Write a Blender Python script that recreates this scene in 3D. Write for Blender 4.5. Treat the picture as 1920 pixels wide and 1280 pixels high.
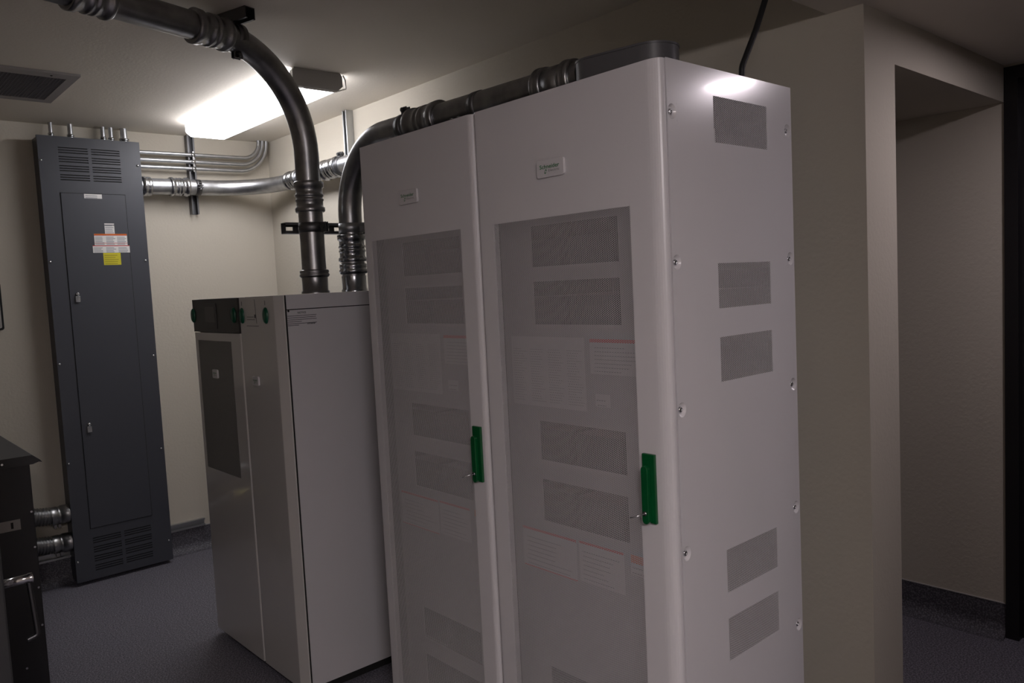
import bpy, bmesh, math, random
import numpy as np
from mathutils import Vector, Matrix
random.seed(7)
for o in list(bpy.data.objects): bpy.data.objects.remove(o)
S = bpy.context.scene
COL = S.collection
PI = math.pi

# ------------------------------------------------------------ camera, world, exposure
cd = bpy.data.cameras.new('camera'); cam = bpy.data.objects.new('camera', cd); COL.objects.link(cam)
F = Vector((0.66261301, 0.74540753, -0.07288078)); R = Vector((0.74407491, -0.66626348, -0.04945206)); U = Vector((0.08541974, 0.02146119, 0.99611389))
M = Matrix((R, U, -F)).transposed().to_4x4(); M.translation = (0, 0, 1.485); cam.matrix_world = M
cd.sensor_fit = 'HORIZONTAL'; cd.sensor_width = 36; cd.lens = 1481.31/1920*36; cd.clip_start = 0.02; cd.clip_end = 50
S.camera = cam
w = bpy.data.worlds.new('world'); S.world = w; w.use_nodes = True
w.node_tree.nodes['Background'].inputs[0].default_value = (0.01, 0.01, 0.012, 1)
w.node_tree.nodes['Background'].inputs[1].default_value = 1.0
S.view_settings.view_transform = 'Standard'; S.view_settings.look = 'None'; S.view_settings.gamma = 1
S.view_settings.use_curve_mapping = False
S.view_settings.exposure = 0.0
TUBE_POWER = 11.0          # wrap lamp over the cabinets
REAR_POWER = 56.0         # wrap lamp under the lower ceiling, behind the camera
CAN_POWER = 80.0          # recessed light under the lower ceiling, by the niche

# ------------------------------------------------------------ materials
def mat(name, col, rough=.5, metal=0., spec=.5, noise=None, bump=None, emit=None, coat=0.):
    m = bpy.data.materials.new(name); m.use_nodes = True; nt = m.node_tree; b = nt.nodes['Principled BSDF']
    b.inputs['Base Color'].default_value = (*col, 1); b.inputs['Roughness'].default_value = rough
    b.inputs['Metallic'].default_value = metal; b.inputs['Specular IOR Level'].default_value = spec
    b.inputs['Coat Weight'].default_value = coat; b.inputs['Coat Roughness'].default_value = .08
    tc = nt.nodes.new('ShaderNodeTexCoord')
    if noise:      # (scale, second colour, low, high)
        n = nt.nodes.new('ShaderNodeTexNoise'); n.inputs['Scale'].default_value = noise[0]; n.inputs['Detail'].default_value = 4
        r = nt.nodes.new('ShaderNodeValToRGB'); r.color_ramp.elements[0].position = noise[2]; r.color_ramp.elements[1].position = noise[3]
        r.color_ramp.elements[0].color = (*col, 1); r.color_ramp.elements[1].color = (*noise[1], 1)
        nt.links.new(tc.outputs['Object'], n.inputs['Vector']); nt.links.new(n.outputs['Fac'], r.inputs[0]); nt.links.new(r.outputs[0], b.inputs['Base Color'])
    if bump:       # (scale, strength, distance)
        n2 = nt.nodes.new('ShaderNodeTexNoise'); n2.inputs['Scale'].default_value = bump[0]; n2.inputs['Detail'].default_value = 3
        bp = nt.nodes.new('ShaderNodeBump'); bp.inputs['Strength'].default_value = bump[1]; bp.inputs['Distance'].default_value = bump[2]
        nt.links.new(tc.outputs['Object'], n2.inputs['Vector']); nt.links.new(n2.outputs['Fac'], bp.inputs['Height']); nt.links.new(bp.outputs[0], b.inputs['Normal'])
    if emit:
        b.inputs['Emission Color'].default_value = (*emit[0], 1); b.inputs['Emission Strength'].default_value = emit[1]
    return m
WALL = mat('wall_paint', (.55, .507, .43), .75, spec=.25, bump=(70, .3, .004))
CEIL = mat('ceiling_paint', (.76, .705, .62), .8, spec=.2, bump=(80, .2, .003))
FLOOR = mat('speckled_vinyl', (.085, .080, .098), .6, noise=(170, (.25, .24, .28), .44, .60), bump=(170, .05, .002))
COVE = mat('cove_vinyl', (.06, .057, .068), .6, noise=(170, (.17, .163, .19), .46, .64))
CAP = mat('cove_cap', (.45, .44, .43), .45)
WHITE = mat('white_powder_coat', (.62, .60, .61), .32, bump=(420, .12, .0006))
WHITEG = mat('glossy_white_panel', (.62, .60, .61), .2, bump=(260, .10, .0006), coat=.3)
DOORG = mat('glossy_grey_white_door', (.52, .50, .48), .13, bump=(300, .03, .0004), coat=.5)
MESHG = mat('perforated_sheet_paint', (.55, .53, .535), .4)
UPSMESH = mat('fine_grille_paint', (.14, .135, .13), .45, noise=(900, (.22, .21, .2), .4, .6))
SIDEU = mat('cabinet_side_paint', (.56, .545, .565), .45, bump=(400, .1, .0006))
CHAR = mat('charcoal_display_plastic', (.028, .026, .025), .35)
SCREEN = mat('display_glass', (.10, .094, .088), .4)
GREEN = mat('green_plastic', (.0, .078, .019), .3, coat=.3)
GREEND = mat('dark_green_plastic', (.0, .07, .032), .3)
LOGO = mat('logo_green', (.01, .16, .04), .5)
LOGOG = mat('logo_grey', (.16, .16, .16), .5)
INK = mat('printed_ink', (.03, .03, .035), .6)
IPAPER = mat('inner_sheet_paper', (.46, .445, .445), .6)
INK2 = mat('faint_print', (.22, .22, .23), .6)
PAPER = mat('paper_sheet', (.78, .76, .74), .6)
RED = mat('red_print', (.50, .03, .02), .5)
ORANGE = mat('orange_print', (.60, .13, .01), .5)
YEL = mat('yellow_sticker', (.62, .55, .02), .5)
GAP = mat('dark_gap', (.006, .006, .006), .8)
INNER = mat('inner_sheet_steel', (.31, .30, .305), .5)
INDARK = mat('interior_shade', (.05, .05, .05), .6)  # darkened to put the shade inside the cabinets into the colour
BATT = mat('battery_case', (.02, .02, .022), .5)
SLATE = mat('slate_enclosure_paint', (.052, .055, .068), .42, bump=(500, .1, .0005))
BLACKP = mat('black_enclosure_paint', (.018, .018, .021), .4, bump=(400, .1, .0005))
LIDP = mat('dark_lid_paint', (.04, .04, .043), .5)
STEEL = mat('galvanised_steel', (.46, .47, .49), .38, metal=1., noise=(25, (.58, .59, .61), .35, .65), bump=(60, .05, .001))
DSTEEL = mat('dark_conduit_steel', (.26, .26, .27), .34, metal=1., noise=(18, (.36, .36, .36), .35, .65))
CSTEEL = mat('die_cast_fitting', (.45, .46, .48), .24, metal=1.)
STRUT = mat('strut_channel_steel', (.16, .16, .165), .45, metal=1.)
STRUTL = mat('strut_bright_steel', (.45, .46, .47), .4, metal=1.)
BOLT = mat('zinc_screw', (.65, .66, .68), .22, metal=1.)
CHROME = mat('chrome', (.8, .8, .82), .1, metal=1.)
HCHROME = mat('handle_chrome', (.5, .5, .52), .15, metal=1.)
LEVER = mat('lever_steel', (.09, .09, .095), .4, metal=1.)
DOORK = mat('dark_door_paint', (.026, .027, .029), .4)
BRASS = mat('yellow_zinc_fitting', (.55, .47, .2), .35, metal=1.)
HOOD = mat('grey_hood_paint', (.085, .083, .088), .38)
RUBBER = mat('black_cable_jacket', (.008, .008, .009), .5)
VENTF = mat('vent_frame_paint', (.34, .32, .31), .5)
VENTG = mat('vent_grille_paint', (.20, .195, .21), .5)
LAMPM = mat('lamp_end_metal', (.42, .41, .40), .4)
LENS = mat('lit_lamp_lens', (.8, .8, .8), .4, emit=((1.0, .99, 1.04), TUBE_POWER))
LENSR = mat('lit_rear_lamp_lens', (.8, .8, .8), .4, emit=((1.0, .915, .94), REAR_POWER))
DISC = mat('lit_downlight_disc', (.8, .8, .8), .4, emit=((1.0, .885, .96), CAN_POWER))
CANM = mat('downlight_reflector', (.5, .5, .5), .3)
BLACKD = mat('black_door_paint', (.010, .009, .011), .35)

# ------------------------------------------------------------ mesh builder
class MB:
    def __init__(s): s.v = []; s.f = []; s.m = []; s.sm = []
    def add(s, vs, fs, mi=0, smooth=False):
        o = len(s.v); s.v += [tuple(p) for p in vs]
        for f in fs: s.f.append(tuple(i+o for i in f)); s.m.append(mi); s.sm.append(smooth)
        return s
    def box(s, a, b, mi=0):
        x0, y0, z0 = (min(a[i], b[i]) for i in range(3)); x1, y1, z1 = (max(a[i], b[i]) for i in range(3))
        return s.add([(x0,y0,z0),(x1,y0,z0),(x1,y1,z0),(x0,y1,z0),(x0,y0,z1),(x1,y0,z1),(x1,y1,z1),(x0,y1,z1)],
                     [(0,3,2,1),(4,5,6,7),(0,1,5,4),(1,2,6,5),(2,3,7,6),(3,0,4,7)], mi)
    def prism(s, poly, d0, d1, axis, mi=0, smooth=False):
        """poly of (u,v) extruded along axis ('x': u=y v=z, 'y': u=x v=z, 'z': u=x v=y)"""
        def P(u, v, d): return {'x': (d, u, v), 'y': (u, d, v), 'z': (u, v, d)}[axis]
        n = len(poly); vs = [P(u, v, d0) for u, v in poly]+[P(u, v, d1) for u, v in poly]
        s.add(vs, [(i, (i+1) % n, n+(i+1) % n, n+i) for i in range(n)], mi, smooth)
        s.add(vs, [tuple(range(n-1, -1, -1)), tuple(range(n, 2*n))], mi)
        return s
    def plate(s, org, eu, ev, en, u0, u1, v0, v1, t, holes=(), mi=0):
        """flat sheet with rectangular holes; front at org+en*0, back at -en*t"""
        org, eu, ev, en = Vector(org), Vector(eu), Vector(ev), Vector(en)
        us = sorted({u0, u1, *[h[0] for h in holes], *[h[1] for h in holes]}); vs = sorted({v0, v1, *[h[2] for h in holes], *[h[3] for h in holes]})
        us = [u for u in us if u0 <= u <= u1]; vs = [v for v in vs if v0 <= v <= v1]
        nu, nv = len(us)-1, len(vs)-1
        sol = [[not any(h[0] < (us[i]+us[i+1])/2 < h[1] and h[2] < (vs[j]+vs[j+1])/2 < h[3] for h in holes) for j in range(nv)] for i in range(nu)]
        P = lambda u, v, d: org+eu*u+ev*v-en*d
        flip = eu.cross(ev).dot(en) < 0
        def q(a, b, c, d): s.add([a, b, c, d], [(3,2,1,0) if flip else (0,1,2,3)], mi)
        for i in range(nu):
            for j in range(nv):
                if not sol[i][j]: continue
                a, b, c, d = us[i], us[i+1], vs[j], vs[j+1]
                q(P(a,c,0), P(b,c,0), P(b,d,0), P(a,d,0)); q(P(a,d,t), P(b,d,t), P(b,c,t), P(a,c,t))
                if i == 0 or not sol[i-1][j]: q(P(a,c,t), P(a,c,0), P(a,d,0), P(a,d,t))
                if i == nu-1 or not sol[i+1][j]: q(P(b,c,0), P(b,c,t), P(b,d,t), P(b,d,0))
                if j == 0 or not sol[i][j-1]: q(P(a,c,t), P(b,c,t), P(b,c,0), P(a,c,0))
                if j == nv-1 or not sol[i][j+1]: q(P(a,d,0), P(b,d,0), P(b,d,t), P(a,d,t))
        return s
    def lathe(s, p, d, prof, n=32, mi=0, smooth=True, cap=True):
        p, d = Vector(p), Vector(d).normalized()
        a = d.orthogonal().normalized(); b = d.cross(a)
        vs = []; fs = []
        for (h, r) in prof:
            for k in range(n):
                t = 2*PI*k/n; vs.append(p+d*h+(a*math.cos(t)+b*math.sin(t))*r)
        for i in range(len(prof)-1):
            for k in range(n):
                fs.append((i*n+k, i*n+(k+1) % n, (i+1)*n+(k+1) % n, (i+1)*n+k))
        s.add(vs, fs, mi, smooth)
        if cap: s.add(vs, [tuple(range(n-1, -1, -1)), tuple((len(prof)-1)*n+k for k in range(n))], mi)
        return s
    def tube(s, path, r, n=28, mi=0, cap=True):
        P = [Vector(p) for p in path]; N = len(P)
        rs = r if hasattr(r, '__len__') else [r]*N
        T = [(P[min(i+1, N-1)]-P[max(i-1, 0)]).normalized() for i in range(N)]
        a = T[0].orthogonal().normalized(); vs = []; fs = []
        for i in range(N):
            a = (a-T[i]*a.dot(T[i])).normalized(); b = T[i].cross(a)
            for k in range(n):
                t = 2*PI*k/n; vs.append(P[i]+(a*math.cos(t)+b*math.sin(t))*rs[i])
        for i in range(N-1):
            for k in range(n): fs.append((i*n+k, i*n+(k+1) % n, (i+1)*n+(k+1) % n, (i+1)*n+k))
        s.add(vs, fs, mi, True)
        if cap: s.add(vs, [tuple(range(n-1, -1, -1)), tuple((N-1)*n+k for k in range(n))], mi)
        return s
    def mesh(s, name, mats, off=(0, 0, 0)):
        me = bpy.data.meshes.new(name)
        me.from_pydata([(x-off[0], y-off[1], z-off[2]) for x, y, z in s.v], [], s.f)
        for m in (mats if isinstance(mats, (list, tuple)) else [mats]): me.materials.append(m)
        me.polygons.foreach_set('material_index', s.m); me.polygons.foreach_set('use_smooth', s.sm)
        me.update(); return me

def props(o, label=None, cat=None, group=None, kind=None):
    for k, v in (('label', label), ('category', cat), ('group', group), ('kind', kind)):
        if v: o[k] = v
    return o
def rootloc(o):
    while o.parent: o = o.parent
    return Vector(o.location)
def thing(name, loc, label, cat, group=None):
    o = bpy.data.objects.new(name, None); COL.objects.link(o); o.location = loc; o.empty_display_size = .1
    return props(o, label, cat, group)
def part(name, mb, mats, parent, label=None, bevel=0, recalc=False):
    me = mb.mesh(name, mats, rootloc(parent)) if isinstance(mb, MB) else mb
    o = bpy.data.objects.new(name, me); COL.objects.link(o); o.parent = parent
    if recalc: fixn(me)
    if bevel: bev(o, bevel)
    if label: o['label'] = label
    return o
def solo(name, mb, mats, loc, label=None, cat=None, group=None, kind=None, bevel=0, recalc=False):
    me = mb.mesh(name, mats, loc); o = bpy.data.objects.new(name, me); COL.objects.link(o); o.location = loc
    if recalc: fixn(me)
    if bevel: bev(o, bevel)
    return props(o, label, cat, group, kind)
def struct(name, mb, mats): return solo(name, mb, mats, (0, 0, 0), kind='structure')
def fixn(me):
    bm = bmesh.new(); bm.from_mesh(me); bmesh.ops.remove_doubles(bm, verts=bm.verts, dist=1e-6); bmesh.ops.recalc_face_normals(bm, faces=bm.faces); bm.to_mesh(me); bm.free()
def bev(o, w, seg=2):
    b = o.modifiers.new('bevel', 'BEVEL'); b.width = w; b.segments = seg; b.limit_method = 'ANGLE'; b.angle_limit = math.radians(40); b.harden_normals = False
def copy_tree(o, parent=None):
    c = o.copy(); COL.objects.link(c); c.parent = parent
    for ch in list(o.children): copy_tree(ch, c)
    return c
def fillet(points, radii, seg=16):
    P = [Vector(p) for p in points]; out = [P[0]]
    for i in range(1, len(P)-1):
        r = radii[i-1] if hasattr(radii, '__len__') else radii
        a = (P[i-1]-P[i]).normalized(); b = (P[i+1]-P[i]).normalized(); ang = a.angle(b); t = r/math.tan(ang/2)
        c = P[i]+(a+b).normalized()*(r/math.sin(ang/2)); s0 = P[i]+a*t; s1 = P[i]+b*t
        v0, v1 = s0-c, s1-c; th = v0.angle(v1)
        for k in range(seg+1):
            q = k/seg; out.append(c+(v0*math.sin((1-q)*th)+v1*math.sin(q*th))/math.sin(th))
    out.append(P[-1]); return out
def rrect(u0, u1, v0, v1, r, n=6):
    pts = []
    for cu, cv, a0 in ((u1-r, v1-r, 0), (u0+r, v1-r, 90), (u0+r, v0+r, 180), (u1-r, v0+r, 270)):
        for k in range(n+1):
            a = math.radians(a0+90*k/n); pts.append((cu+r*math.cos(a), cv+r*math.sin(a)))
    return pts
_txt = {}
def text_geo(mb, s, org, eu, ev, height, width=None, mi=0, bold=0.0, shear=0.0):
    """writes s as thin flat lettering; org = lower left corner, eu/ev unit directions"""
    key = (s, bold, shear)
    if key not in _txt:
        cu = bpy.data.curves.new('t', 'FONT'); cu.body = s; cu.size = 1; cu.offset = bold; cu.shear = shear; cu.resolution_u = 3
        ob = bpy.data.objects.new('t', cu); COL.objects.link(ob)
        dg = bpy.context.evaluated_depsgraph_get(); me = bpy.data.meshes.new_from_object(ob.evaluated_get(dg))
        vs = [tuple(v.co) for v in me.vertices]; fs = [tuple(p.vertices) for p in me.polygons]
        bpy.data.objects.remove(ob); bpy.data.curves.remove(cu); bpy.data.meshes.remove(me)
        _txt[key] = (vs, fs)
    vs, fs = _txt[key]
    xs = [v[0] for v in vs]; W = max(xs)-min(xs); x0 = min(xs)
    sy = height/.72; sx = (width/W) if width else sy
    org, eu, ev = Vector(org), Vector(eu), Vector(ev)
    mb.add([org+eu*(v[0]-x0)*sx+ev*v[1]*sy for v in vs], fs, mi)

# ------------------------------------------------------------ room
XR, YB, ZC, ZS = 2.246, 4.744, 2.439, 2.207
X0, Y0 = -2.6, -3.0
XN, YW = 3.42, .999
b = MB(); b.box((X0-.1, Y0-.1, -.05), (3.8, YB+.1, 0)); struct('floor', b, FLOOR)
b = MB(); b.box((X0-.1, 1.103, ZC), (XR+.1, YB+.1, ZC+.06)); struct('ceiling', b, CEIL)
can_xy = [(2.72, .37)]
hs = [(x-.085, x+.085, y-.085, y+.085) for x, y in can_xy]
b = MB(); b.plate((0, 0, ZS), (1, 0, 0), (0, 1, 0), (0, 0, -1), X0-.1, XN+.1, Y0-.1, 1.103, .03, hs)
b.box((X0-.1, 1.073, ZS+.0301), (XN+.1, 1.103, ZC+.06)); struct('ceiling.001', b, CEIL)
b = MB(); b.box((X0-.1, YB, 0), (XR+.1, YB+.1, ZC)); struct('wall_back', b, WALL)
b = MB(); b.box((X0-.1, Y0, 0), (X0, YB, ZC)); struct('wall_left', b, WALL)
b = MB(); b.box((X0, Y0-.1, 0), (XN, Y0, ZS)); struct('wall_front', b, WALL)
# right wall with the pier, the header above the niche, and the niche beyond it
b = MB(); b.box((XR, YW, 0), (2.445, YB, ZC)); b.box((2.445, YW, 2.071), (XN, 3.2, ZC)); struct('wall_right', b, WALL)
b = MB(); b.box((XN, YW, 0), (XN+.1, 3.2, ZS)); b.box((2.445, 3.2, 0), (XN+.1, 3.3, ZC)); struct('wall_niche', b, WALL)
b = MB(); b.box((XN, Y0, 0), (XN+.1, -.1, ZS)); b.box((XN, -.1, 2.199), (XN+.1, YW, ZS)); struct('wall_side', b, WALL)
b = MB(); b.box((1.25, Y0, 0), (1.40, .33, ZS)); struct('wall_light_block', b, WALL)  # unseen wall, added to keep the rear lamp's light off the niche
# coved vinyl base
def cove(u0, u1, frm, h=.134, r=.055):
    prof = [(0, h), (-.004, h), (-.004, r)]+[(-.004-r*(1-math.cos(math.radians(a))), r*(1-math.sin(math.radians(a)))) for a in range(0, 91, 10)]+[(0, .0)]
    prof = [(0, h), (-.004, h)]+[(-.004-r+r*math.cos(math.radians(a)), r-r*math.sin(math.radians(a))) for a in range(0, 91, 10)]+[(0, 0.0)]
    return prof
b = MB()
for (d, z) in [(0, 0)]: pass
pb = [(YB+u, z) for u, z in cove(0, 0, 0)]
b.prism(pb, X0, XR-.001, 'x'); b.box((X0, YB-.006, .134), (XR-.001, YB, .139), 1); struct('baseboard_back', b, [COVE, CAP])
pr = [(XR+u, z) for u, z in cove(0, 0, 0)]
b = MB(); b.prism(pr, YW, YB-.06, 'y'); b.box((XR-.006, YW, .134), (XR, YB-.007, .139), 1); struct('baseboard_right', b, [COVE, CAP])
pn = [(XN+u, z) for u, z in cove(0, 0, 0)]
b = MB(); b.prism(pn, YW, 3.2, 'y'); b.box((XN-.006, YW, .134), (XN, 3.2, .1375), 1); struct('baseboard_niche', b, [COVE, CAP])
# black door at the right edge of the view
b = MB(); b.box((XN-.012, .952, 0), (XN+.08, YW-.001, 2.197)); b.box((XN-.012, -.1, 2.15), (XN+.08, .952, 2.197)); b.box((XN-.012, -.148, 0), (XN+.08, -.1, 2.197))
b.box((XN+.05, -.1, .008), (XN+.078, .93, 2.14)); b.box((XN+.03, .932, 0), (XN+.078, .952, 2.15))
struct('door_1', b, BLACKD)

# ------------------------------------------------------------ lamps
L = thing('fluorescent_lamp', (1.725, 3.74, 2.439), 'lit white wraparound fluorescent lamp on the ceiling, behind the curved conduit', 'ceiling lamp')
def lsec(g=0): return [(1.618-g, 2.438), (1.832+g, 2.438), (1.842+g, 2.426), (1.842+g, 2.383), (1.815+g*.7, 2.362-g), (1.635-g*.7, 2.362-g), (1.608-g, 2.383), (1.608-g, 2.426)]
b = MB(); b.prism(lsec(), 3.135, 4.375, 'y'); part('lens', b, LENS, L, recalc=True, bevel=.008)
b = MB(); b.prism(lsec(.001), 3.108, 3.1345, 'y'); part('end_cap', b, LAMPM, L, 'grey metal end cap', recalc=True)
b = MB(); b.tube([(1.842, 3.10, 2.43), (1.853, 3.10, 2.41), (1.853, 3.10, 2.372), (1.80, 3.10, 2.354), (1.65, 3.10, 2.354)], .0035, 8); part('end_rim', b, CHROME, L, 'thin bright wire rim')
def rear_lamp(x, y, label):
    L = thing('fluorescent_lamp', (x, y, ZS), label, 'ceiling lamp')
    b = MB(); b.prism([(x-.07, ZS-.001), (x+.07, ZS-.001), (x+.117, ZS-.027), (x+.117, ZS-.054), (x+.075, ZS-.077), (x-.075, ZS-.077), (x-.117, ZS-.054), (x-.117, ZS-.027)], y-.62, y+.62, 'y'); part('lens', b, LENSR, L, recalc=True, bevel=.008)
    for k in (-1, 1):
        b = MB(); b.prism([(x-.071, ZS-.001), (x+.071, ZS-.001), (x+.118, ZS-.027), (x+.118, ZS-.054), (x+.076, ZS-.078), (x-.076, ZS-.078), (x-.118, ZS-.054), (x-.118, ZS-.027)], y+k*.6205, y+k*.646, 'y'); part('end_cap', b, LAMPM, L, 'grey metal end cap', recalc=True)
rear_lamp(-.3, -.88, 'fluorescent lamp under the lower ceiling, behind the viewer')
for i, (x, y) in enumerate(can_xy):
    D = thing('recessed_light', (x, y, ZS), ['round recessed light in the lower ceiling by the niche', 'round recessed light in the lower ceiling over the aisle'][i], 'ceiling lamp')
    b = MB(); b.lathe((x, y, ZS-.0045), (0, 0, 1), [(0, .070), (.001, .0865), (.006, .0865)], 40); part('light_disc', b, DISC, D)
    b = MB(); b.lathe((x, y, ZS+.06), (0, 0, -1), [(0, .087), (.06, .0875), (.068, .094), (.068, .108), (.0605, .122)], 40, cap=False); b.lathe((x, y, ZS+.06), (0, 0, 1), [(0, .087), (.002, .087)], 40)
    part('reflector_trim', b, CANM, D)

# ------------------------------------------------------------ perforated sheet
def perf_mesh(name, W, H, off, a=.0045, rh=.00200, depth=.0006, m=MESHG):
    """sheet in the local (u,v) plane facing -w, round-ish holes in a triangular pattern; returns arrays in (u,v,w)"""
    cs = a*math.sqrt(3)/2; nc = int(W/cs); nr = int(H/a)
    I, J = np.meshgrid(np.arange(-2, nc+2), np.arange(-2, nr+2), indexing='ij')
    I = I.ravel(); J = J.ravel()
    u = I*cs+cs/2; v = J*a+a/2+np.where(I % 2, a/2, 0)
    hole = (I >= 0) & (I < nc) & (J >= 0) & (J < nr-(I % 2))
    ang = np.radians(np.arange(6)*60.); R1 = a/math.sqrt(3)
    hex1 = np.stack([np.cos(ang), np.sin(ang)], 1)*R1; hexh = np.stack([np.cos(ang), np.sin(ang)], 1)*rh
    cu, cv = u[hole], v[hole]; n = len(cu)
    V = np.zeros((n, 18, 3))
    V[:, 0:6, 0] = cu[:, None]+hex1[:, 0]; V[:, 0:6, 1] = cv[:, None]+hex1[:, 1]
    V[:, 6:12, 0] = cu[:, None]+hexh[:, 0]; V[:, 6:12, 1] = cv[:, None]+hexh[:, 1]
    V[:, 12:18, :2] = V[:, 6:12, :2]; V[:, 12:18, 2] = depth
    k = np.arange(6); k2 = (k+1) % 6
    q = np.concatenate([np.stack([k, k2, 6+k2, 6+k], 1), np.stack([6+k, 6+k2, 12+k2, 12+k], 1)])
    Q = (np.arange(n)[:, None, None]*18+q[None]).reshape(-1, 4)
    cu, cv = u[~hole], v[~hole]; n2 = len(cu)
    V2 = np.zeros((n2, 6, 3)); V2[:, :, 0] = cu[:, None]+hex1[:, 0]; V2[:, :, 1] = cv[:, None]+hex1[:, 1]
    base = n*18
    Q2 = np.concatenate([(base+np.arange(n2)[:, None]*6+np.array([0, 1, 2, 3])), (base+np.arange(n2)[:, None]*6+np.array([0, 3, 4, 5]))])
    VV = np.concatenate([V.reshape(-1, 3), V2.reshape(-1, 3)]); QQ = np.concatenate([Q, Q2])
    org, eu, ev, ew = [np.array(t, float) for t in off]
    VV = org+VV[:, :1]*eu+VV[:, 1:2]*ev+VV[:, 2:3]*ew
    me = bpy.data.meshes.new(name); me.vertices.add(len(VV)); me.vertices.foreach_set('co', VV.astype(np.float32).ravel())
    me.loops.add(QQ.size); me.loops.foreach_set('vertex_index', QQ.astype(np.int32).ravel())
    me.polygons.add(len(QQ)); me.polygons.foreach_set('loop_start', np.arange(0, QQ.size, 4, dtype=np.int32)); 
    me.update(calc_edges=True); me.materials.append(m)
    return me, nc*cs, nr*a

# ------------------------------------------------------------ badge, handle, sheets
def badge(parent, x, y1, z0, wd, ht, t=.007, big=True):
    """plate on a face looking to -X; y1 = its left end as seen, writing runs to -Y"""
    b = MB(); b.prism([(u, v) for u, v in rrect(y1-wd, y1, z0, z0+ht, min(wd, ht)*.16)], x-t, x, 'x', 0)
    o = part('badge', b, WHITE, parent, 'white nameplate', bevel=.0012, recalc=True)
    b = MB(); xs = x-t-.0004
    eu, ev = (0, -1, 0), (0, 0, 1)
    text_geo(b, 'Schneider', (xs, y1-wd*.13, z0+ht*.50), eu, ev, ht*.235, wd*.72, 0, .014)
    text_geo(b, 'Electric', (xs, y1-wd*.45, z0+ht*.30), eu, ev, ht*.14, wd*.40, 1, .0)
    # slanted ring emblem under the first letters
    cy, cz = y1-wd*.345, z0+ht*.33; n = 20; vs = []; fs = []
    for k in range(n):
        t_ = 2*PI*k/n
        for rr in (1, .55):
            u = math.cos(t_)*ht*.085*rr; vv = math.sin(t_)*ht*.13*rr; vs.append((xs, cy-(u+vv*.35), cz+vv))
    for k in range(n-1): fs.append((2*k, 2*k+1, 2*k+3, 2*k+2))
    b.add(vs, fs, 0)
    part('lettering', b, [LOGO, LOGOG], o, 'green and grey company lettering')
    return o
def sheet(parent, x, yl, yr, z0, z1, rows, bands=(), cols=1, paper=IPAPER, name='notice_sheet', label=None):
    b = MB(); b.box((x-.0006, yr, z0), (x, yl, z1), 0)
    xf = x-.0009; H = z1-z0; W = yl-yr
    for (v0, v1, mi) in bands: b.box((xf-.0002, yr+.001, z0+v0*H), (xf, yl-.001, z0+v1*H), mi)
    for c in range(cols):
        ya = yl-W*(c+.08)/cols; yb_ = yl-W*(c+.92)/cols
        for r in range(rows):
            z = z0+H*(.07+.78*r/rows); f = random.uniform(.55, 1)
            b.box((xf, ya+(yb_-ya)*f, z), (xf+.0002, ya, z+H*.16/rows), 1)
    return part(name, b, [paper, INK2, RED, ORANGE], parent, label)

def swing_handle(parent, x, yl, z0):
    """green lever lock, .035 wide, .158 tall on a face looking to -X"""
    w, h = .035, .158; yr = yl-w
    b = MB(); b.prism([(yr, z0), (yl-.006, z0), (yl, z0+.006), (yl, z0+h), (yr, z0+h)], x-.008, x, 'x')
    o = part('handle', b, GREEN, parent, 'green lever handle', bevel=.0015, recalc=True)
    b = MB(); b.prism(rrect(yr+.012, yl-.004, z0-.001, z0+h-.026, .0094), x-.019, x-.008, 'x')
    part('lever', b, GREEN, o, bevel=.003, recalc=True)
    b = MB(); b.lathe((x-.019, yl-.013, z0+.024), (-1, 0, 0), [(0, .0055), (.003, .005)], 16)
    b.tube([(x-.021, yl-.013, z0+.024), (x-.034, yl-.010, z0+.023), (x-.042, yl-.003, z0+.020), (x-.046, yl+.008, z0+.017)], .0016, 8)
    part('key', b, BOLT, o, 'small metal key in the lock', recalc=True)

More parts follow.
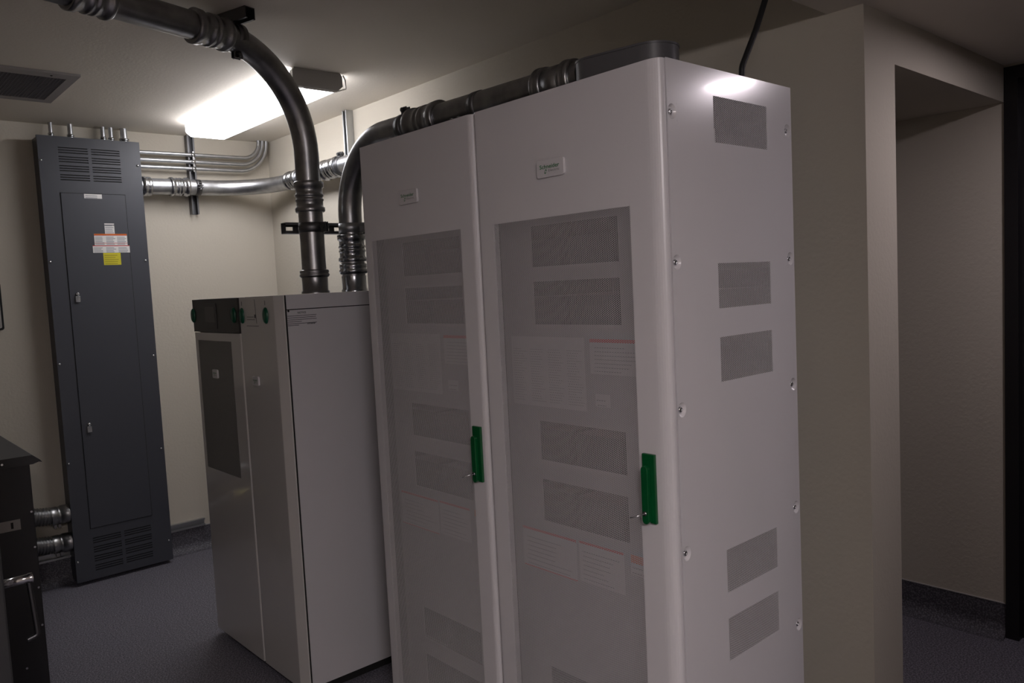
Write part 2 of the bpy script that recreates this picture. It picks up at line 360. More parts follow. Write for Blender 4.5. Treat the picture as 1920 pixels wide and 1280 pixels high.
# ------------------------------------------------------------ tall battery cabinets
XF, ZT = 1.384, 1.95
DX = XF+.024
pm, PW, PH = perf_mesh('door_mesh', .468, 1.525, ((0, .539, .125), (0, -1, 0), (0, 0, 1), (1, 0, 0)))
vm, VW, VH = perf_mesh('vent_mesh', .236, .108, ((0, 0, 0), (1, 0, 0), (0, 0, 1), (0, 1, 0)))
def battery_cabinet(ynear, w, pre, label, side):
    """front face at X=XF; spans Y ynear..ynear+w; pre = extra stile on the near side"""
    c = thing('battery_cabinet', (XF, ynear, 0), label, 'cabinet', None)
    yo = ynear+pre; yf = ynear+w-.002                      # local door origin
    ya, yb_ = yo+.539-PW, yo+.539                         # perforated field
    za, zb = .125, .125+PH
    zt = ZT
    # door: stiles with rounded edges plus rails
    b = MB()
    def stile(y0, y1, r0, r1):
        pts = []
        n = 8
        for k in range(n+1):
            a = k/n*PI/2; pts.append((XF+.018-.018*math.sin(a), y0+r0-r0*math.cos(a)))
        for k in range(n+1):
            a = k/n*PI/2; pts.append((XF+.018-.018*math.cos(a), y1-r1+r1*math.sin(a)))
        if r1 < .001: pts += [(XF+.003, y1), (XF+.003, y0+r0), (XF+.022, y0+r0-.006), (XF+.022, y0)]      # folded sheet, open towards the grille
        else: pts += [(XF+.022, y1), (XF+.022, y1-r1+.002), (XF+.003, y1-r1), (XF+.003, y0)]
        return pts
    p1 = stile(ynear+.001, ya+.001, .036 if side else .02, .0001); b.prism(p1, .05, zt-.002, 'z')
    p2 = stile(yb_-.001, yf, .0001, .016); b.prism(p2, .05, zt-.002, 'z')
    b.plate((XF, 0, 0), (0, -1, 0), (0, 0, 1), (-1, 0, 0), -(yb_-.001), -(ya+.001), .05, za+.0006, .003)
    b.plate((XF, 0, 0), (0, -1, 0), (0, 0, 1), (-1, 0, 0), -(yb_-.001), -(ya+.001), zb-.0018, zt-.002, .003)
    door = part('door', b, WHITE, c, recalc=True)
    me = pm; o = bpy.data.objects.new('perforated_panel', me); COL.objects.link(o); o.parent = door; o.location = (.0006, pre, 0)
    badge(door, XF, yo+.358, 1.740, .094, .042)
    swing_handle(door, XF, yo+.059+(.0 if side else .0), .932)
    # carcass
    b = MB(); s0 = ynear+(.0 if not side else .019)
    b.box((DX, ynear+w-.004, .02), (1.929, ynear+w-.002, ZT)); b.box((1.927, s0+.002, .02), (1.931, ynear+w-.002, ZT))
    b.box((DX, s0+.001, ZT-.004), (1.931, ynear+w-.002, ZT-.001)); b.box((DX, s0+.001, .02), (1.931, ynear+w-.002, .03))
    if not side: b.box((DX, ynear, .02), (1.929, ynear+.002, ZT))
    part('carcass', b, INDARK, c, 'steel carcass coloured dark for the shade inside')  # a white carcass, coloured dark so the inside looks shaded
    b = MB(); b.box((DX+.02, s0+.02, 0), (1.92, ynear+w-.02, .0199)); part('plinth', b, GAP, c, 'dark recessed plinth')
    # inner dead front with cut-outs
    Y = lambda v: v+yo
    hs = [(-Y(.474), -Y(.172), z0, z1) for z0, z1 in ((1.526, 1.634), (1.373, 1.487), (1.005, 1.112), (.836, .952), (.318, .424), (.155, .262))]
    b = MB(); b.plate((1.457, 0, 0), (0, -1, 0), (0, 0, 1), (-1, 0, 0), -(ynear+w-.012), -(s0+.004), .06, ZT-.02, .002, hs)
    inn = part('inner_panel', b, INNER, c, 'white inner panel with dark openings')
    sheet(inn, 1.4565, Y(.571), Y(.296), 1.152, 1.340, 22, (), 4)
    sheet(inn, 1.4565, Y(.277), Y(.100), 1.250, 1.338, 7, ((.90, 1., 2),), 1)
    sheet(inn, 1.4565, Y(.265), Y(.215), 1.168, 1.20, 2, (), 1)
    sheet(inn, 1.4565, Y(.562), Y(.354), .694, .806, 7, ((.94, 1., 2), (.0, .03, 2)), 1)
    sheet(inn, 1.4565, Y(.345), Y(.192), .700, .808, 7, ((.94, 1., 2),), 1)
    sheet(inn, 1.4565, Y(.170), Y(.120), .760, .810, 3, ((.6, 1., 3),), 1)
    b = MB(); b.box((1.4560, Y(.105), 1.615), (1.4566, Y(.125), 1.640)); part('warning_sticker', b, YEL, inn, 'small yellow sticker')
    # shelves with batteries behind the openings
    for z in (1.50, 1.345, .98, .81, .295, .13):
        b = MB(); b.box((1.47, s0+.02, z-.006), (1.91, ynear+w-.02, z)); part('shelf', b, INDARK, c)
        for k in range(3):
            y = s0+.05+k*.18; b = MB(); b.box((1.50, y, z+.0005), (1.87, y+.15, z+.10)); part('battery_block', b, BATT, c, 'dark battery block')
    if side:
        vh = [(1.581, 1.581+VW, z, z+VH) for z in (1.783, 1.402, 1.230, .722, .554)]
        scr = [(1.427, z) for z in (1.838, 1.514, 1.188, .862, .54)]+[(1.911, z) for z in (1.840, 1.514, 1.186, .858, .538)]+[(1.427, .22), (1.911, .22)]
        h2 = [(u+.0015, v-.0015, z0+.0015, z1-.0015) for u, v, z0, z1 in vh]+[(x-.017, x+.017, z-.02, z+.02) for x, z in scr]
        b = MB(); b.plate((0, ynear, 0), (1, 0, 0), (0, 0, 1), (0, -1, 0), XF+.0265, 1.931, .03, ZT, .0015, h2)
        b.box((XF+.0265, ynear+.0015, .03), (XF+.029, ynear+.016, ZT-.001)); b.box((1.929, ynear+.0015, .03), (1.931, ynear+.018, ZT-.001)); b.box((XF+.029, ynear+.0015, ZT-.003), (1.929, ynear+.018, ZT))
        for x, z in scr:          # pressed dimples
            n = 32; sq = []; vs = []
            for k in range(n):
                a = 2*PI*(k+.5)/n; ca, sa = math.cos(a), math.sin(a); t = min(.017/abs(ca), .02/abs(sa)); sq.append((x+ca*t, z+sa*t))
            rings = [(1.0, 0, None), (.0150, 0, 1), (.0140, .0008, 1), (.0105, .0055, 1), (.0090, .0065, 1), (.0001, .0065, 1)]
            for r, d, f_ in rings:
                for k in range(n):
                    a = 2*PI*(k+.5)/n
                    if f_ is None: vs.append((sq[k][0], ynear, sq[k][1]))
                    else: vs.append((x+r*math.cos(a), ynear+d, z+1.12*r*math.sin(a)))
            fs = [(i*n+k, i*n+(k+1) % n, (i+1)*n+(k+1) % n, (i+1)*n+k) for i in range(len(rings)-1) for k in range(n)]
            b.add(vs[:2*n], fs[:n]); b.add(vs, fs[n:], 0, True)
        sp = part('side_panel', b, WHITEG, c)
        for u, v, z0, z1 in vh:
            o = bpy.data.objects.new('perforated_vent', vm); COL.objects.link(o); o.parent = sp; o.location = (u-XF, .0004, z0)
        for x, z in scr:
            b = MB(); b.lathe((x, ynear+.0062, z), (0, -1, 0), [(0, .0068), (.0022, .0066), (.0038, .0048), (.0040, .0030), (.0022, .0026)], 20)
            part('screw', b, BOLT, sp, 'bright screw in a pressed dimple')
        # things seen dimly through the top vent
        b = MB(); b.box((1.60, ynear+.06, 1.775), (1.68, ynear+.12, 1.835)); b.box((1.61, ynear+.055, 1.79), (1.65, ynear+.06, 1.81), 1); part('breaker_box', b, [WHITE, BATT], c, 'small white device behind the top vent', bevel=.003)
        b = MB(); b.tube([(1.65, ynear+.09, 1.83), (1.68, ynear+.10, 1.87), (1.72, ynear+.12, 1.85), (1.74, ynear+.14, 1.78), (1.75, ynear+.2, 1.70)], .008, 10); part('inner_cable', b, ORANGE, c, 'orange cable behind the top vent')
    return c
near = battery_cabinet(1.05, .628, .019, 'tall white battery cabinet nearest the camera, its screwed side panel in view', True)
far = battery_cabinet(1.678, .59, .0, 'second tall white battery cabinet, left of the nearest one', False)

# ------------------------------------------------------------ low ups cabinets
XU, ZU = 1.243, 1.485
def oval(parent, y, z, name='latch_button'):
    b = MB(); n = 28; prof = [(0, 1.0), (.004, 1.0), (.008, .8), (.0095, .4)]
    vs = []; 
    for d, s_ in prof:
        for k in range(n): a = 2*PI*k/n; vs.append((XU-d, y+.0185*s_*math.cos(a), z+.030*s_*math.sin(a)))
    m_ = len(prof); fs = [(i*n+k, i*n+(k+1) % n, (i+1)*n+(k+1) % n, (i+1)*n+k) for i in range(m_-1) for k in range(n)]
    b.add(vs, fs, 0, True); b.add(vs, [tuple((m_-1)*n+k for k in range(n))], 0)
    part(name, b, GREEND, parent, 'green oval latch button', recalc=True)
def udoor(y0, y1, r0, r1, z0, z1):
    n = 10; pts = []
    if r0 > .03: pts += [(XU+.022, y0), (XU+.0195, y0+.0008), (XU+.002, y0+r0-.005), (XU+.0005, y0+r0-.002), (XU, y0+r0+.003)]
    else:
        for k in range(n+1): a = k/n*PI/2; pts.append((XU+.022-.022*math.sin(a), y0+r0-r0*math.cos(a)))
    for k in range(n+1): a = k/n*PI/2; pts.append((XU+.022-.022*math.cos(a), y1-r1+r1*math.sin(a)))
    pts += [(XU+.024, y1), (XU+.024, y0)]
    b = MB(); b.prism(pts, z0, z1, 'z'); return b
# near one, plain door
c = thing('power_cabinet', (XU, 2.626, 0), 'low white cabinet with plain glossy door, two green ovals and a notice on its side', 'cabinet')
d = part('door', udoor(2.627, 2.970, .040, .008, .035, ZU-.002), DOORG, c, recalc=True)
oval(d, 2.958-.018, 1.414); oval(d, 2.732, 1.414)
badge(d, XU, 2.877, 1.150, .052, .036)
xs = XU-.0006
for y0, y1, z0, z1 in ((2.80, 2.905, 1.374, 1.376), (2.83, 2.90, 1.398, 1.400), (2.84, 2.90, 1.408, 1.410), (2.822, 2.832, 1.405, 1.418), (2.94, 2.943, 1.452, 1.468), (2.735, 2.738, 1.452, 1.468)):
    b = MB(); b.box((xs, y0, z0), (XU, y1, z1)); part('printed_mark', b, INK, d, 'thin printed mark')
b = MB(); b.prism([(2.815, 1.385), (2.817, 1.385), (2.825, 1.475), (2.823, 1.475)], xs, XU, 'x'); part('printed_mark', b, INK, d, 'thin slanted line')
b = MB()
b.plate((0, 2.626, 0), (1, 0, 0), (0, 0, 1), (0, -1, 0), XU+.030, 2.088, .04, 1.430, .002)
b.plate((0, 2.626, 0), (1, 0, 0), (0, 0, 1), (0, -1, 0), XU+.030, 2.088, 1.4335, ZU, .002)
sp = part('side_panel', b, SIDEU, c, bevel=.0008)
b = MB(); b.box((XU+.027, 2.630, .04), (2.087, 2.969, ZU-.001)); part('carcass', b, GAP, c, 'carcass coloured black for shade in the seams')  # blackened so the seams look shaded
b = MB(); b.box((XU+.05, 2.65, 0), (2.07, 2.96, .0399)); part('plinth', b, GAP, c, 'dark recessed plinth')
b = MB(); yy = 2.6255
text_geo(b, 'NOTICE', (XU+.070, yy, 1.416), (1, 0, 0), (0, 0, 1), .007, .033, 0, .02)
for i, (z, f) in enumerate(((1.408, 1), (1.401, .98), (1.394, 1), (1.387, .5), (1.380, 1), (1.374, .4))): b.box((XU+.026+.004, yy-.0001, z), (XU+.026+.118*f, yy+.0001, z+.0018))
text_geo(b, 'Schneider', (XU+.105, yy, 1.376), (1, 0, 0), (0, 0, 1), .006, .034, 0, .03)
part('notice_lettering', b, INK, sp, 'small printed notice on the side')
b = MB(); b.lathe((XU+.036, 2.626, 1.427), (0, -1, 0), [(0, .004), (.002, .003)], 12); part('screw', b, GAP, sp)
# far one, display header and grille
c = thing('ups_cabinet', (XU, 2.971, 0), 'low white cabinet with dark display header above a grey grille, farthest in the row', 'cabinet')
d = part('door', udoor(2.972, 3.466, .008, .02, .035, 1.344), DOORG, c, recalc=True)
b = MB(); b.plate((XU-.0008, 0, 0), (0, -1, 0), (0, 0, 1), (-1, 0, 0), -3.417, -3.068, .762, 1.312, .0008); part('grille', b, UPSMESH, d, 'dark grey ventilation grille')
badge(d, XU-.0008, 3.268, 1.157, .052, .036)
h = part('display_header', udoor(2.972, 3.466, .012, .012, 1.347, ZU-.002), CHAR, c, 'charcoal display header', recalc=True)
b = MB(); b.prism(rrect(3.195, 3.325, 1.36, 1.465, .006), XU-.003, XU, 'x'); part('bezel', b, CHAR, h, recalc=True, bevel=.001)
b = MB(); b.prism(rrect(3.207, 3.309, 1.388, 1.452, .003), XU-.0045, XU-.003, 'x'); part('screen', b, SCREEN, h, 'grey display screen', recalc=True)
oval(h, 3.448, 1.416); oval(h, 3.020, 1.416)
b = MB(); b.box((XU+.027, 2.973, .04), (2.09, 3.463, ZU-.001)); part('carcass', b, SIDEU, c)
b = MB(); b.box((XU+.05, 2.99, 0), (2.07, 3.44, .0399)); part('plinth', b, GAP, c, 'dark recessed plinth')

# ------------------------------------------------------------ slate panelboard on the back wall
YP = 4.613
c = thing('electrical_panel', (1.195, 4.68, .02), 'tall slate grey electrical panel with louvres and stickers, against the back wall', 'electrical panel')
b = MB(); b.box((.953, YP+.004, .02), (1.436, YB-.003, 2.353))
part('enclosure', b, SLATE, c)
def slots(zt, zb):
    out = []; g = (zt-zb)/4.0
    for k in range(4):
        for j in range(3):
            z = zt-k*(g+.004)-j*.0125
            for u0, u1 in ((1.040, 1.180), (1.196, 1.336)): out.append((u0, u1, z-.0055, z))
    return out
sl = slots(2.303, 2.133)+slots(.244, .062)
b = MB(); b.plate((0, YP, 0), (1, 0, 0), (0, 0, 1), (0, -1, 0), .948, 1.441, .02, 2.357, .003, sl)
b.box((.948, YP+.003, .02), (.951, YP+.02, 2.357)); b.box((1.438, YP+.003, .02), (1.441, YP+.02, 2.357)); b.box((.951, YP+.003, 2.354), (1.438, YP+.02, 2.357))
cov = part('trim_cover', b, SLATE, c)
for z0_, z1_ in ((2.12, 2.31), (.05, .25)):
    b = MB(); b.box((1.03, YP+.0032, z0_), (1.345, YP+.0038, z1_)); part('louvre_shade', b, GAP, c, 'black sheet standing for the shade behind the louvres')  # black sheet takes the place of the unlit inside seen through the slots
b = MB(); b.prism([(1.034, .297), (1.345, .297), (1.345, 2.067), (1.034, 2.067)], YP-.004, YP, 'y'); dr = part('door', b, SLATE, c, bevel=.001, recalc=True)
b = MB(); b.box((1.0312, YP-.0015, .2945), (1.0338, YP, 2.0695)); b.box((1.3452, YP-.0015, .2945), (1.3475, YP, 2.0695)); b.box((1.0312, YP-.0015, 2.0672), (1.3475, YP, 2.0695)); b.box((1.0312, YP-.0015, .2945), (1.3475, YP, .2968))
part('door_gap', b, GAP, c, 'dark seam round the door')
for z in (1.525, .835):
    b = MB(); b.prism(rrect(1.058, 1.080, z-.024, z+.008, .003), YP-.014, YP-.004, 'y'); b.lathe((1.070, YP-.006, z+.018), (0, -1, 0), [(0, .009), (.006, .009), (.009, .006)], 16)
    part('latch', b, BOLT, dr, 'metal latch', recalc=True, bevel=.001)
def psheet(x0, x1, z0, z1, bands, rows, cols, mats, label, y=YP-.004, name='warning_label', rot=0):
    b = MB(); b.box((x0, y-.0006, z0), (x1, y, z1), 0); W = x1-x0; H = z1-z0; yf = y-.0008
    for v0, v1, mi in bands: b.box((x0, yf, z0+v0*H), (x1, yf+.0002, z0+v1*H), mi)
    top = min([v0 for v0, v1, mi in bands if v1 > .99] or [1.])
    for q in range(cols):
        for r in range(rows):
            z = z0+H*(.06+(top-.14)*r/rows); xa = x0+W*(q+.06)/cols
            b.box((xa, yf-.0002, z), (xa+W*.86/cols*random.uniform(.7, 1), yf+.0002, z+H*.35/rows), 1)
    return part(name, b, mats, dr, label)
GINK = mat('grey_print', (.30, .30, .33), .6); OLIVE = mat('sticker_print', (.38, .33, .01), .6)
psheet(1.229, 1.277, 1.858, 1.913, ((.80, .88, 2),), 5, 1, [PAPER, GINK, INK], 'small white label, topmost of the cluster')
psheet(1.174, 1.337, 1.797, 1.858, ((.88, 1., 2), (.84, .88, 3), (.16, .20, 3)), 6, 3, [PAPER, GINK, ORANGE, RED], 'white label with an orange header')
psheet(1.163, 1.346, 1.757, 1.7965, ((.90, 1., 2),), 4, 3, [PAPER, GINK, RED], 'white label with a red header', y=YP-.0045)
psheet(1.211, 1.297, 1.692, 1.7568, (), 5, 1, [YEL, OLIVE], 'yellow label', y=YP-.004)
psheet(1.143, 1.229, 2.043, 2.066, (), 2, 1, [PAPER, GINK], 'white name plate at the top of the door', name='name_plate')
for z in (2.23, 1.713, 1.185, .660, .132):
    for x in (.958, 1.424):
        b = MB(); b.lathe((x, YP, z), (0, -1, 0), [(0, .0065), (.003, .0062), (.0055, .004), (.006, .001)], 14); part('screw', b, BOLT, cov)

# ------------------------------------------------------------ conduits
def coupling(p, d, L_, r, mb, mi=0):
    k = r
    mb.lathe(p, d, [(0, k*1.01), (0, k*1.16), (.004, k*1.22), (L_*.14, k*1.22), (L_*.17, k*1.10), (L_*.34, k*1.09), (L_*.37, k*1.16), (L_*.42, k*1.16), (L_*.44, k*1.09),
                    (L_*.50, k*1.10), (L_*.52, k*1.17), (L_*.58, k*1.17), (L_*.60, k*1.09), (L_*.78, k*1.10), (L_*.81, k*1.22), (L_-.004, k*1.24), (L_, k*1.16), (L_, k*1.01)], 40, mi)
def ring(p, d, L_, r, mb, mi=0):
    mb.lathe(p, d, [(0, r*1.01), (0, r*1.12), (L_*.2, r*1.24), (L_*.4, r*1.24), (L_*.5, r*1.13), (L_*.62, r*1.2), (L_*.9, r*1.2), (L_, r*1.12), (L_, r*1.01)], 40, mi)
def strap(p, d, up, r, mb, w=.030):
    """band round a pipe with a two-legged bolt ear on the side 'up'"""
    d = Vector(d).normalized(); up = Vector(up).normalized(); p = Vector(p)
    mb.lathe(p-d*w/2, d, [(0, r*1.005), (0, r*1.05), (w, r*1.05), (w, r*1.005)], 36)
    s = d.cross(up).normalized()
    for k in (-1, 1):
        q = p+up*(r*1.05)+s*k*.007
        vs = [q+d*a*w/2+s*b_*.002+up*c_ for c_ in (-.004, .022) for a, b_ in ((-1, -1), (1, -1), (1, 1), (-1, 1))]
        mb.add(vs, [(0,3,2,1),(4,5,6,7),(0,1,5,4),(1,2,6,5),(2,3,7,6),(3,0,4,7)])
    mb.lathe(p+up*(r*1.05+.012)-s*.020, s, [(0, .008), (.008, .008), (.008, .004), (.030, .004), (.030, .008), (.038, .008)], 10)
R3 = .0445
# conduit 1: up from the low cabinet, curving over and across the ceiling
A = Vector((1.430, 2.70)); dirn = Vector((-.9605, -.2783))
P1 = lambda s_, z: (A.x+dirn.x*s_, A.y+dirn.y*s_, z)
c = thing('conduit', (1.430, 2.70, ZU), 'thick dark conduit rising from the low cabinet and curving away left across the ceiling', 'conduit')
path = fillet([P1(0, 1.487), P1(0, 2.354), P1(1.9, 2.354)], .36, 28)
b = MB(); b.tube(path, R3, 40); part('pipe', b, DSTEEL, c)
b = MB(); coupling(P1(0, 1.786), (0, 0, 1), .112, R3, b); part('coupling', b, DSTEEL, c)
b = MB(); b.lathe(P1(0, 1.4855), (0, 0, 1), [(0, .052), (.008, .052), (.010, .0475), (.060, .0475)], 40); ring(P1(0, 1.545), (0, 0, 1), .028, R3, b); part('box_connector', b, DSTEEL, c)
D3 = (dirn.x, dirn.y, 0)
b = MB(); coupling(P1(.322, 2.354), D3, .135, R3*1.02, b); part('coupling', b, DSTEEL, c)
b = MB(); coupling(P1(.73, 2.354), D3, .125, R3*1.02, b); part('coupling', b, DSTEEL, c)
C1 = c
# conduit 2: up and over the tall cabinets into the grey hood
c = thing('conduit', (1.597, 2.70, ZU), 'thick dark conduit curving over the tops of the tall cabinets to the grey hood', 'conduit')
Q0, Q1, Q2 = (1.597, 2.70, 1.487), (1.597, 2.70, 2.046), (1.612, 1.462, 2.030)
path2 = fillet([Q0, Q1, Q2], .27, 28)
b = MB(); b.tube(path2, R3, 40); part('pipe', b, DSTEEL, c)
b = MB(); coupling((1.597, 2.70, 1.600), (0, 0, 1), .104, R3, b); part('coupling', b, CSTEEL, c)
b = MB(); b.lathe((1.597, 2.70, 1.4855), (0, 0, 1), [(0, .050), (.008, .050), (.010, .0475), (.060, .0475)], 40); ring((1.597, 2.70, 1.553), (0, 0, 1), .04, R3, b); part('box_connector', b, CSTEEL, c)
dd = (Vector(Q2)-Vector(Q1)).normalized()
def q2(y): t = (y-2.70)/(Q2[1]-2.70); return Vector(Q1).lerp(Vector(Q2), t)
b = MB(); coupling(q2(2.255), dd, .165, R3*1.03, b); part('coupling', b, DSTEEL, c)
b = MB(); ring(q2(1.635), dd, .04, R3, b); b.lathe(q2(1.60), dd, [(0, R3*1.02), (0, R3*1.12), (.08, R3*1.12), (.08, R3*1.01)], 40); ring(q2(1.53), dd, .04, R3, b); part('coupling', b, DSTEEL, c)
C2 = c
# conduit 3: along the back wall and the right wall
c = thing('conduit', (1.45, 4.658, 2.13), 'thick bright steel conduit from the slate panel, bending along the right wall', 'conduit')
path3 = fillet([(1.4415, 4.658, 2.126), (2.160, 4.658, 2.138), (2.160, 2.3, 2.155)], .33, 24)
b = MB(); b.tube(path3, R3, 40); part('pipe', b, STEEL, c)
b = MB(); ring((1.447, 4.658, 2.126), (1, 0, 0), .05, R3, b); part('connector', b, CSTEEL, c)
b = MB(); coupling((1.600, 4.658, 2.129), (1, 0, .015), .105, R3, b); part('coupling', b, CSTEEL, c)
b = MB(); coupling((2.160, 4.290, 2.141), (0, -1, .007), .13, R3, b); part('coupling', b, CSTEEL, c)
b = MB(); coupling((2.160, 3.880, 2.1435), (0, -1, .007), .16, R3*1.02, b); part('coupling', b, CSTEEL, c)
C3 = c
# three thin conduits
for i, (z, xe) in enumerate(((2.322, 2.165), (2.282, 2.190), (2.243, 2.215))):
    b = MB(); rr = (.105, .15, .185)[i]
    b.tube(fillet([(1.442, 4.691, z-.003), (xe, 4.691, z+.006), (xe, 4.691, 2.4385)], rr, 20), .0105, 20)
    c = thing('thin_conduit', (1.442, 4.69, z), ['thin steel conduit along the back wall, topmost of three', 'thin steel conduit along the back wall, middle of three', 'thin steel conduit along the back wall, lowest of three'][i], 'conduit', 'thin conduits between the panel and the ceiling')
    part('pipe', b, STEEL, c)
    b = MB(); b.lathe((1.745, 4.691, z), (1, 0, 0), [(0, .0108), (0, .0125), (.022, .0125), (.022, .0108)], 20)
    for k in (-1, 1): b.lathe((1.756, 4.683, z+k*.015), (0, -1, 0), [(0, .005), (.006, .005)], 8)
    part('pipe_clamp', b, BOLT, c)
# stubs above the panel
for i, (x, r) in enumerate(((1.031, .0095), (1.123, .012), (1.282, .011), (1.322, .011), (1.388, .0175))):
    c = thing('conduit_stub', (x, 4.69, 2.357), ['short conduit stub, leftmost above the slate panel', 'short conduit stub, second from left above the slate panel', 'short conduit stub in the middle above the slate panel', 'short conduit stub beside the thick one above the slate panel', 'thickest short conduit stub, above the right end of the slate panel'][i], 'conduit', 'short conduits between the panel top and the ceiling')
    b = MB(); b.lathe((x, 4.69, 2.3575), (0, 0, 1), [(0, r), (.081, r)], 18); part('pipe', b, STEEL, c)
    b = MB(); b.lathe((x, 4.69, 2.3572), (0, 0, 1), [(0, r*1.5), (.006, r*1.5), (.008, r*1.3), (.016, r*1.3), (.018, r*1.45), (.026, r*1.45), (.028, r*1.05)], 18); part('connector', b, CSTEEL, c)
# two flexible conduits
for i, (z0, z1, yo) in enumerate(((.447, .392, 4.655), (.290, .240, 4.66))):
    c = thing('flexible_conduit', (.77, yo, z1), ['ribbed flexible conduit low beside the slate panel, upper of two', 'ribbed flexible conduit low beside the slate panel, lower of two'][i], 'conduit')
    pts = []; rs = []
    p0, p1 = Vector((.655, yo, z0)), Vector((.90, yo+.005, z1)); N = 150
    for k in range(N+1):
        t = k/N; p = p0.lerp(p1, t); p.z += -.012*math.sin(PI*t); pts.append(p); rs.append(.044+.0035*math.cos(2*PI*t*17))
    b = MB(); b.tube(pts, rs, 28); part('ribbed_hose', b, DSTEEL, c)  # darker steel puts the low light here into the colour
    b = MB(); b.lathe((.5765, yo, z0+.003), (1, 0, -.05), [(0, .046), (.01, .046), (.012, .038), (.095, .038)], 28); part('end_fitting', b, [CSTEEL, BRASS][i], c, ['silver end fitting', 'yellowish end fitting'][i])
    b = MB(); b.lathe((.862, yo+.004, z1), (1, 0, 0), [(0, .048), (.028, .049), (.03, .046), (.045, .046), (.046, .050), (.084, .050)], 28)
    for q in (0, .02): b.box((.872+q, yo-.01, z1-.064), (.884+q, yo+.02, z1-.045))
    part('clamp_fitting', b, DSTEEL, c, 'clamp fitting with two ears')

# ------------------------------------------------------------ strut channel
def channel(mb, p0, p1, open_dir, w=.041, h=.041, t=.0027, slots_=False, mi=0):
    """C-channel from p0 to p1, its open side looking to open_dir; p on the mounting back centre"""
    p0, p1 = Vector(p0), Vector(p1); d = (p1-p0); Ln = d.length; d.normalize(); n = Vector(open_dir).normalized(); s = d.cross(n).normalized()
    def bar(a0, a1, b0, b1, l0=0, l1=None):
        l1 = Ln if l1 is None else l1
        vs = [p0+d*l+s*a+n*b_ for l in (l0, l1) for a, b_ in ((a0, b0), (a1, b0), (a1, b1), (a0, b1))]
        mb.add(vs, [(0,3,2,1),(4,5,6,7),(0,1,5,4),(1,2,6,5),(2,3,7,6),(3,0,4,7)], mi)
    if slots_:
        hl = []; x = .018
        while x+.028 < Ln: hl.append((x, x+.028, -.007, .007)); x += .0508
        mb.plate(p0, d, s, -n, 0, Ln, -w/2, w/2, t, hl, mi)
    else: bar(-w/2, w/2, 0, t)
    bar(-w/2, -w/2+t, t, h); bar(w/2-t, w/2, t, h)
    bar(-w/2+t, -w/2+.009, h-t, h); bar(w/2-.009, w/2-t, h-t, h)
c = thing('strut_channel', (1.755, 4.72, 1.98), 'vertical strut channel on the back wall behind the thin conduits', 'strut')
b = MB(); channel(b, (1.755, YB-.001, 1.983), (1.755, YB-.001, 2.438), (0, -1, 0)); part('channel', b, STRUT, c)
b = MB(); strap((1.755, 4.658, 2.131), (1, 0, 0), (0, -1, 0), R3, b); part('pipe_clamp', b, STRUT, C3, 'large dark clamp')
c = thing('strut_channel', (2.225, 3.722, 2.03), 'vertical strut channel on the right wall left of the tall cabinets', 'strut')
b = MB(); channel(b, (XR-.001, 3.722, 2.025), (XR-.001, 3.722, 2.438), (-1, 0, 0)); part('channel', b, STRUTL, c)
b = MB(); strap((2.160, 3.695, 2.145), (0, 1, 0), (-.15, 0, 1), R3*1.02, b); part('pipe_clamp', b, STRUT, C3)
c = thing('slotted_strut', (1.80, 2.79, 1.732), 'black slotted strut bar standing out horizontally behind the two rising conduits', 'strut')
b = MB(); channel(b, (1.352, 2.789-.0415+.041, 1.732), (XR-.001, 2.788, 1.732), (0, -1, 0), slots_=True); part('channel', b, STRUT, c)
b = MB(); strap((1.430, 2.70, 1.729), (0, 0, 1), (.45, -.9, 0), R3, b, .036); part('pipe_clamp', b, STRUT, C1)
b = MB(); strap((1.597, 2.70, 1.729), (0, 0, 1), (.45, -.9, 0), R3, b, .036); part('pipe_clamp', b, STRUTL, C2)
c = thing('strut_channel', P1(.285, 2.439), 'short dark strut bracket on the ceiling holding the curved conduit', 'strut')
pd = Vector((-dirn.y, dirn.x))   # across the run
m0 = Vector(P1(.285, 2.438)); pv = Vector((pd.x, pd.y, 0))
b = MB(); channel(b, m0-pv*.12, m0+pv*.078, (0, 0, -1), h=.038); part('channel', b, STRUT, c)
b = MB(); strap(P1(.285, 2.354), D3, (0, 0, -1), R3, b, .034)
part('pipe_clamp', b, STRUT, C1)
for i, y in enumerate((2.235, 1.90)):
    c = thing('strut_channel', (1.62, y, ZT), ['short strut on the far end of the second tall cabinet, under the conduit', 'short strut on the near end of the second tall cabinet, under the conduit'][i], 'strut')
    b = MB(); channel(b, (1.50, y, ZT), (1.76, y, ZT), (0, 0, 1)); part('channel', b, STRUTL, c)
    b = MB(); strap(q2(2.295 if i == 0 else y), dd, (0, 0, 1) if i == 0 else (0.6, 0, .5), R3, b, .03); part('pipe_clamp', b, STRUT, C2)
c = thing('wall_channel', (1.2, 4.74, .155), 'shallow metal channel along the foot of the back wall', 'strut')
b = MB(); channel(b, (.05, YB-.001, .1605), (1.675, YB-.001, .1605), (0, -1, 0), w=.04, h=.022); part('channel', b, STRUTL, c)

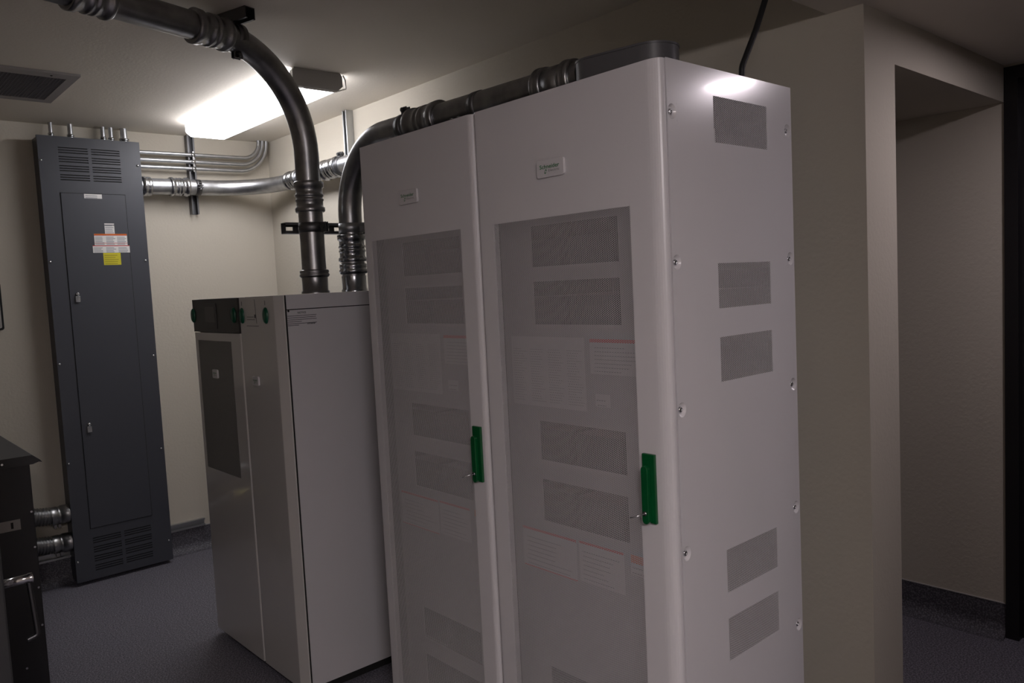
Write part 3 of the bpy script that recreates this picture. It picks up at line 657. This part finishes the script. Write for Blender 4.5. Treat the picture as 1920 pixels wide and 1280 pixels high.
# ------------------------------------------------------------ grey hood, cable
c = thing('conduit_hood', (1.63, 1.31, ZT), 'dark grey oval metal hood on top of the nearest tall cabinet', 'hood')
ca, cb, r = Vector((1.590, 1.388)), Vector((1.614, 1.242)), .066
def obround(ca, cb, r, n=16):
    d = (cb-ca).normalized(); pts = []
    for base, a0 in ((cb, math.atan2(d.y, d.x)-PI/2), (ca, math.atan2(d.y, d.x)+PI/2)):
        for k in range(n+1): a = a0+PI*k/n; pts.append((base.x+r*math.cos(a), base.y+r*math.sin(a)))
    return pts
b = MB(); b.prism(obround(ca, cb, r), ZT+.0005, 2.042, 'z', smooth=True); part('hood_body', b, HOOD, c, recalc=False)
b = MB(); b.prism(obround(ca, cb, r+.0015), 2.042, 2.047, 'z', 0, smooth=True); part('lid', b, HOOD, c)
b = MB(); b.tube(fillet([(1.84, 1.135, ZT+.0005), (1.845, 1.135, 2.01), (1.90, 1.125, 2.11), (1.97, 1.125, 2.23), (1.99, 1.14, 2.436)], [.05, .08, .10], 8), .0078, 16)
solo('power_cable', b, RUBBER, (1.84, 1.135, ZT), 'black cable rising from the nearest tall cabinet to the ceiling', 'cable')

# ------------------------------------------------------------ ceiling vent
c = thing('ceiling_vent', (.64, 3.935, 2.439), 'grey square ceiling vent with a fine grille, at the left edge', 'vent')
b = MB(); b.plate((0, 0, 2.429), (1, 0, 0), (0, 1, 0), (0, 0, -1), .345, .936, 3.665, 4.205, .0095, [(.385, .898, 3.735, 4.150)]); part('frame', b, VENTF, c, bevel=.003)
b = MB()
x = .385
while x < .898: b.box((x, 3.735, 2.430), (x+.0014, 4.150, 2.4385)); x += .0127
y = 3.735
while y < 4.150: b.box((.385, y, 2.4302), (.898, y+.0014, 2.4385)); y += .0127
part('grille', b, VENTG, c)
b = MB(); b.lathe((.835, 3.70, 2.429), (0, 0, -1), [(0, .005), (.002, .004)], 10); part('screw', b, GAP, c)

# ------------------------------------------------------------ left side equipment
c = thing('transformer', (.2, 3.9, 0), 'low black cabinet with an overhanging lid, at the left edge', 'transformer')
b = MB(); b.box((-.22, 3.38, .025), (.574, 4.73, .906)); body = part('body', b, BLACKP, c, bevel=.003)
b = MB(); b.box((-.18, 3.42, 0), (.54, 4.68, .0249)); part('base', b, GAP, c)
b = MB(); b.prism([(-.245, .910), (-.245, .925), (-.225, .941), (.580, .941), (.604, .920), (.611, .910), (.60, .913), (.580, .907), (-.225, .907)], 3.355, 4.735, 'y'); part('lid', b, LIDP, c, 'dark grey overhanging lid', recalc=True)
b = MB(); b.box((.420, 3.3790, .669), (.527, 3.38, .708)); b.box((.496, 3.3784, .677), (.504, 3.3790, .700), 1); part('name_plate', b, [VENTF, GAP], body, 'grey rating plate')
for x, z in ((.565, .727), (.565, .592), (.565, .437), (.565, .292), (.435, .145), (.503, .145), (.483, .923)):
    b = MB(); b.lathe((x, 3.38 if z < .9 else 3.355, z), (0, -1, 0), [(0, .005), (.003, .004)], 12); part('bolt', b, BOLT, body)
c = thing('black_cabinet', (-.1, 2.2, 0), 'tall black cabinet with a chrome lever handle, at the lower left edge', 'cabinet')
b = MB(); b.box((-.55, 1.96, .03), (.262, 2.55, 1.95)); bd = part('body', b, BLACKP, c, bevel=.004)
b = MB(); b.box((-.55, 1.935, .03), (.262, 1.958, 1.95)); part('door', b, DOORK, c, 'dark grey door edge', bevel=.004)
b = MB(); b.box((-.5, 1.98, 0), (.23, 2.5, .0299)); part('base', b, GAP, c)
b = MB(); b.lathe((.262, 1.985, .895), (1, 0, .0), [(0, .016), (.004, .016), (.005, .0095), (.050, .0095), (.052, .011), (.060, .011)], 20)
hd = part('handle', b, HCHROME, c, 'chrome handle shaft')
b = MB(); b.tube(fillet([(.314, 1.985, .893), (.320, 1.985, .80), (.322, 1.985, .765), (.302, 1.985, .760)], [.02, .008], 6), .0055, 12); part('lever', b, LEVER, hd, 'dark lever bar')
c = thing('wall_box', (.66, 4.74, 1.47), 'small dark framed box on the back wall at the left edge', 'wall box')
b = MB(); b.prism(rrect(.55, .748, 1.378, 1.62, .012), 4.716, YB-.0005, 'y'); part('frame', b, GAP, c, recalc=True, bevel=.002)
b = MB(); b.prism(rrect(.556, .738, 1.388, 1.612, .008), 4.7145, 4.7159, 'y'); part('cover', b, VENTF, c, 'grey cover', recalc=True)
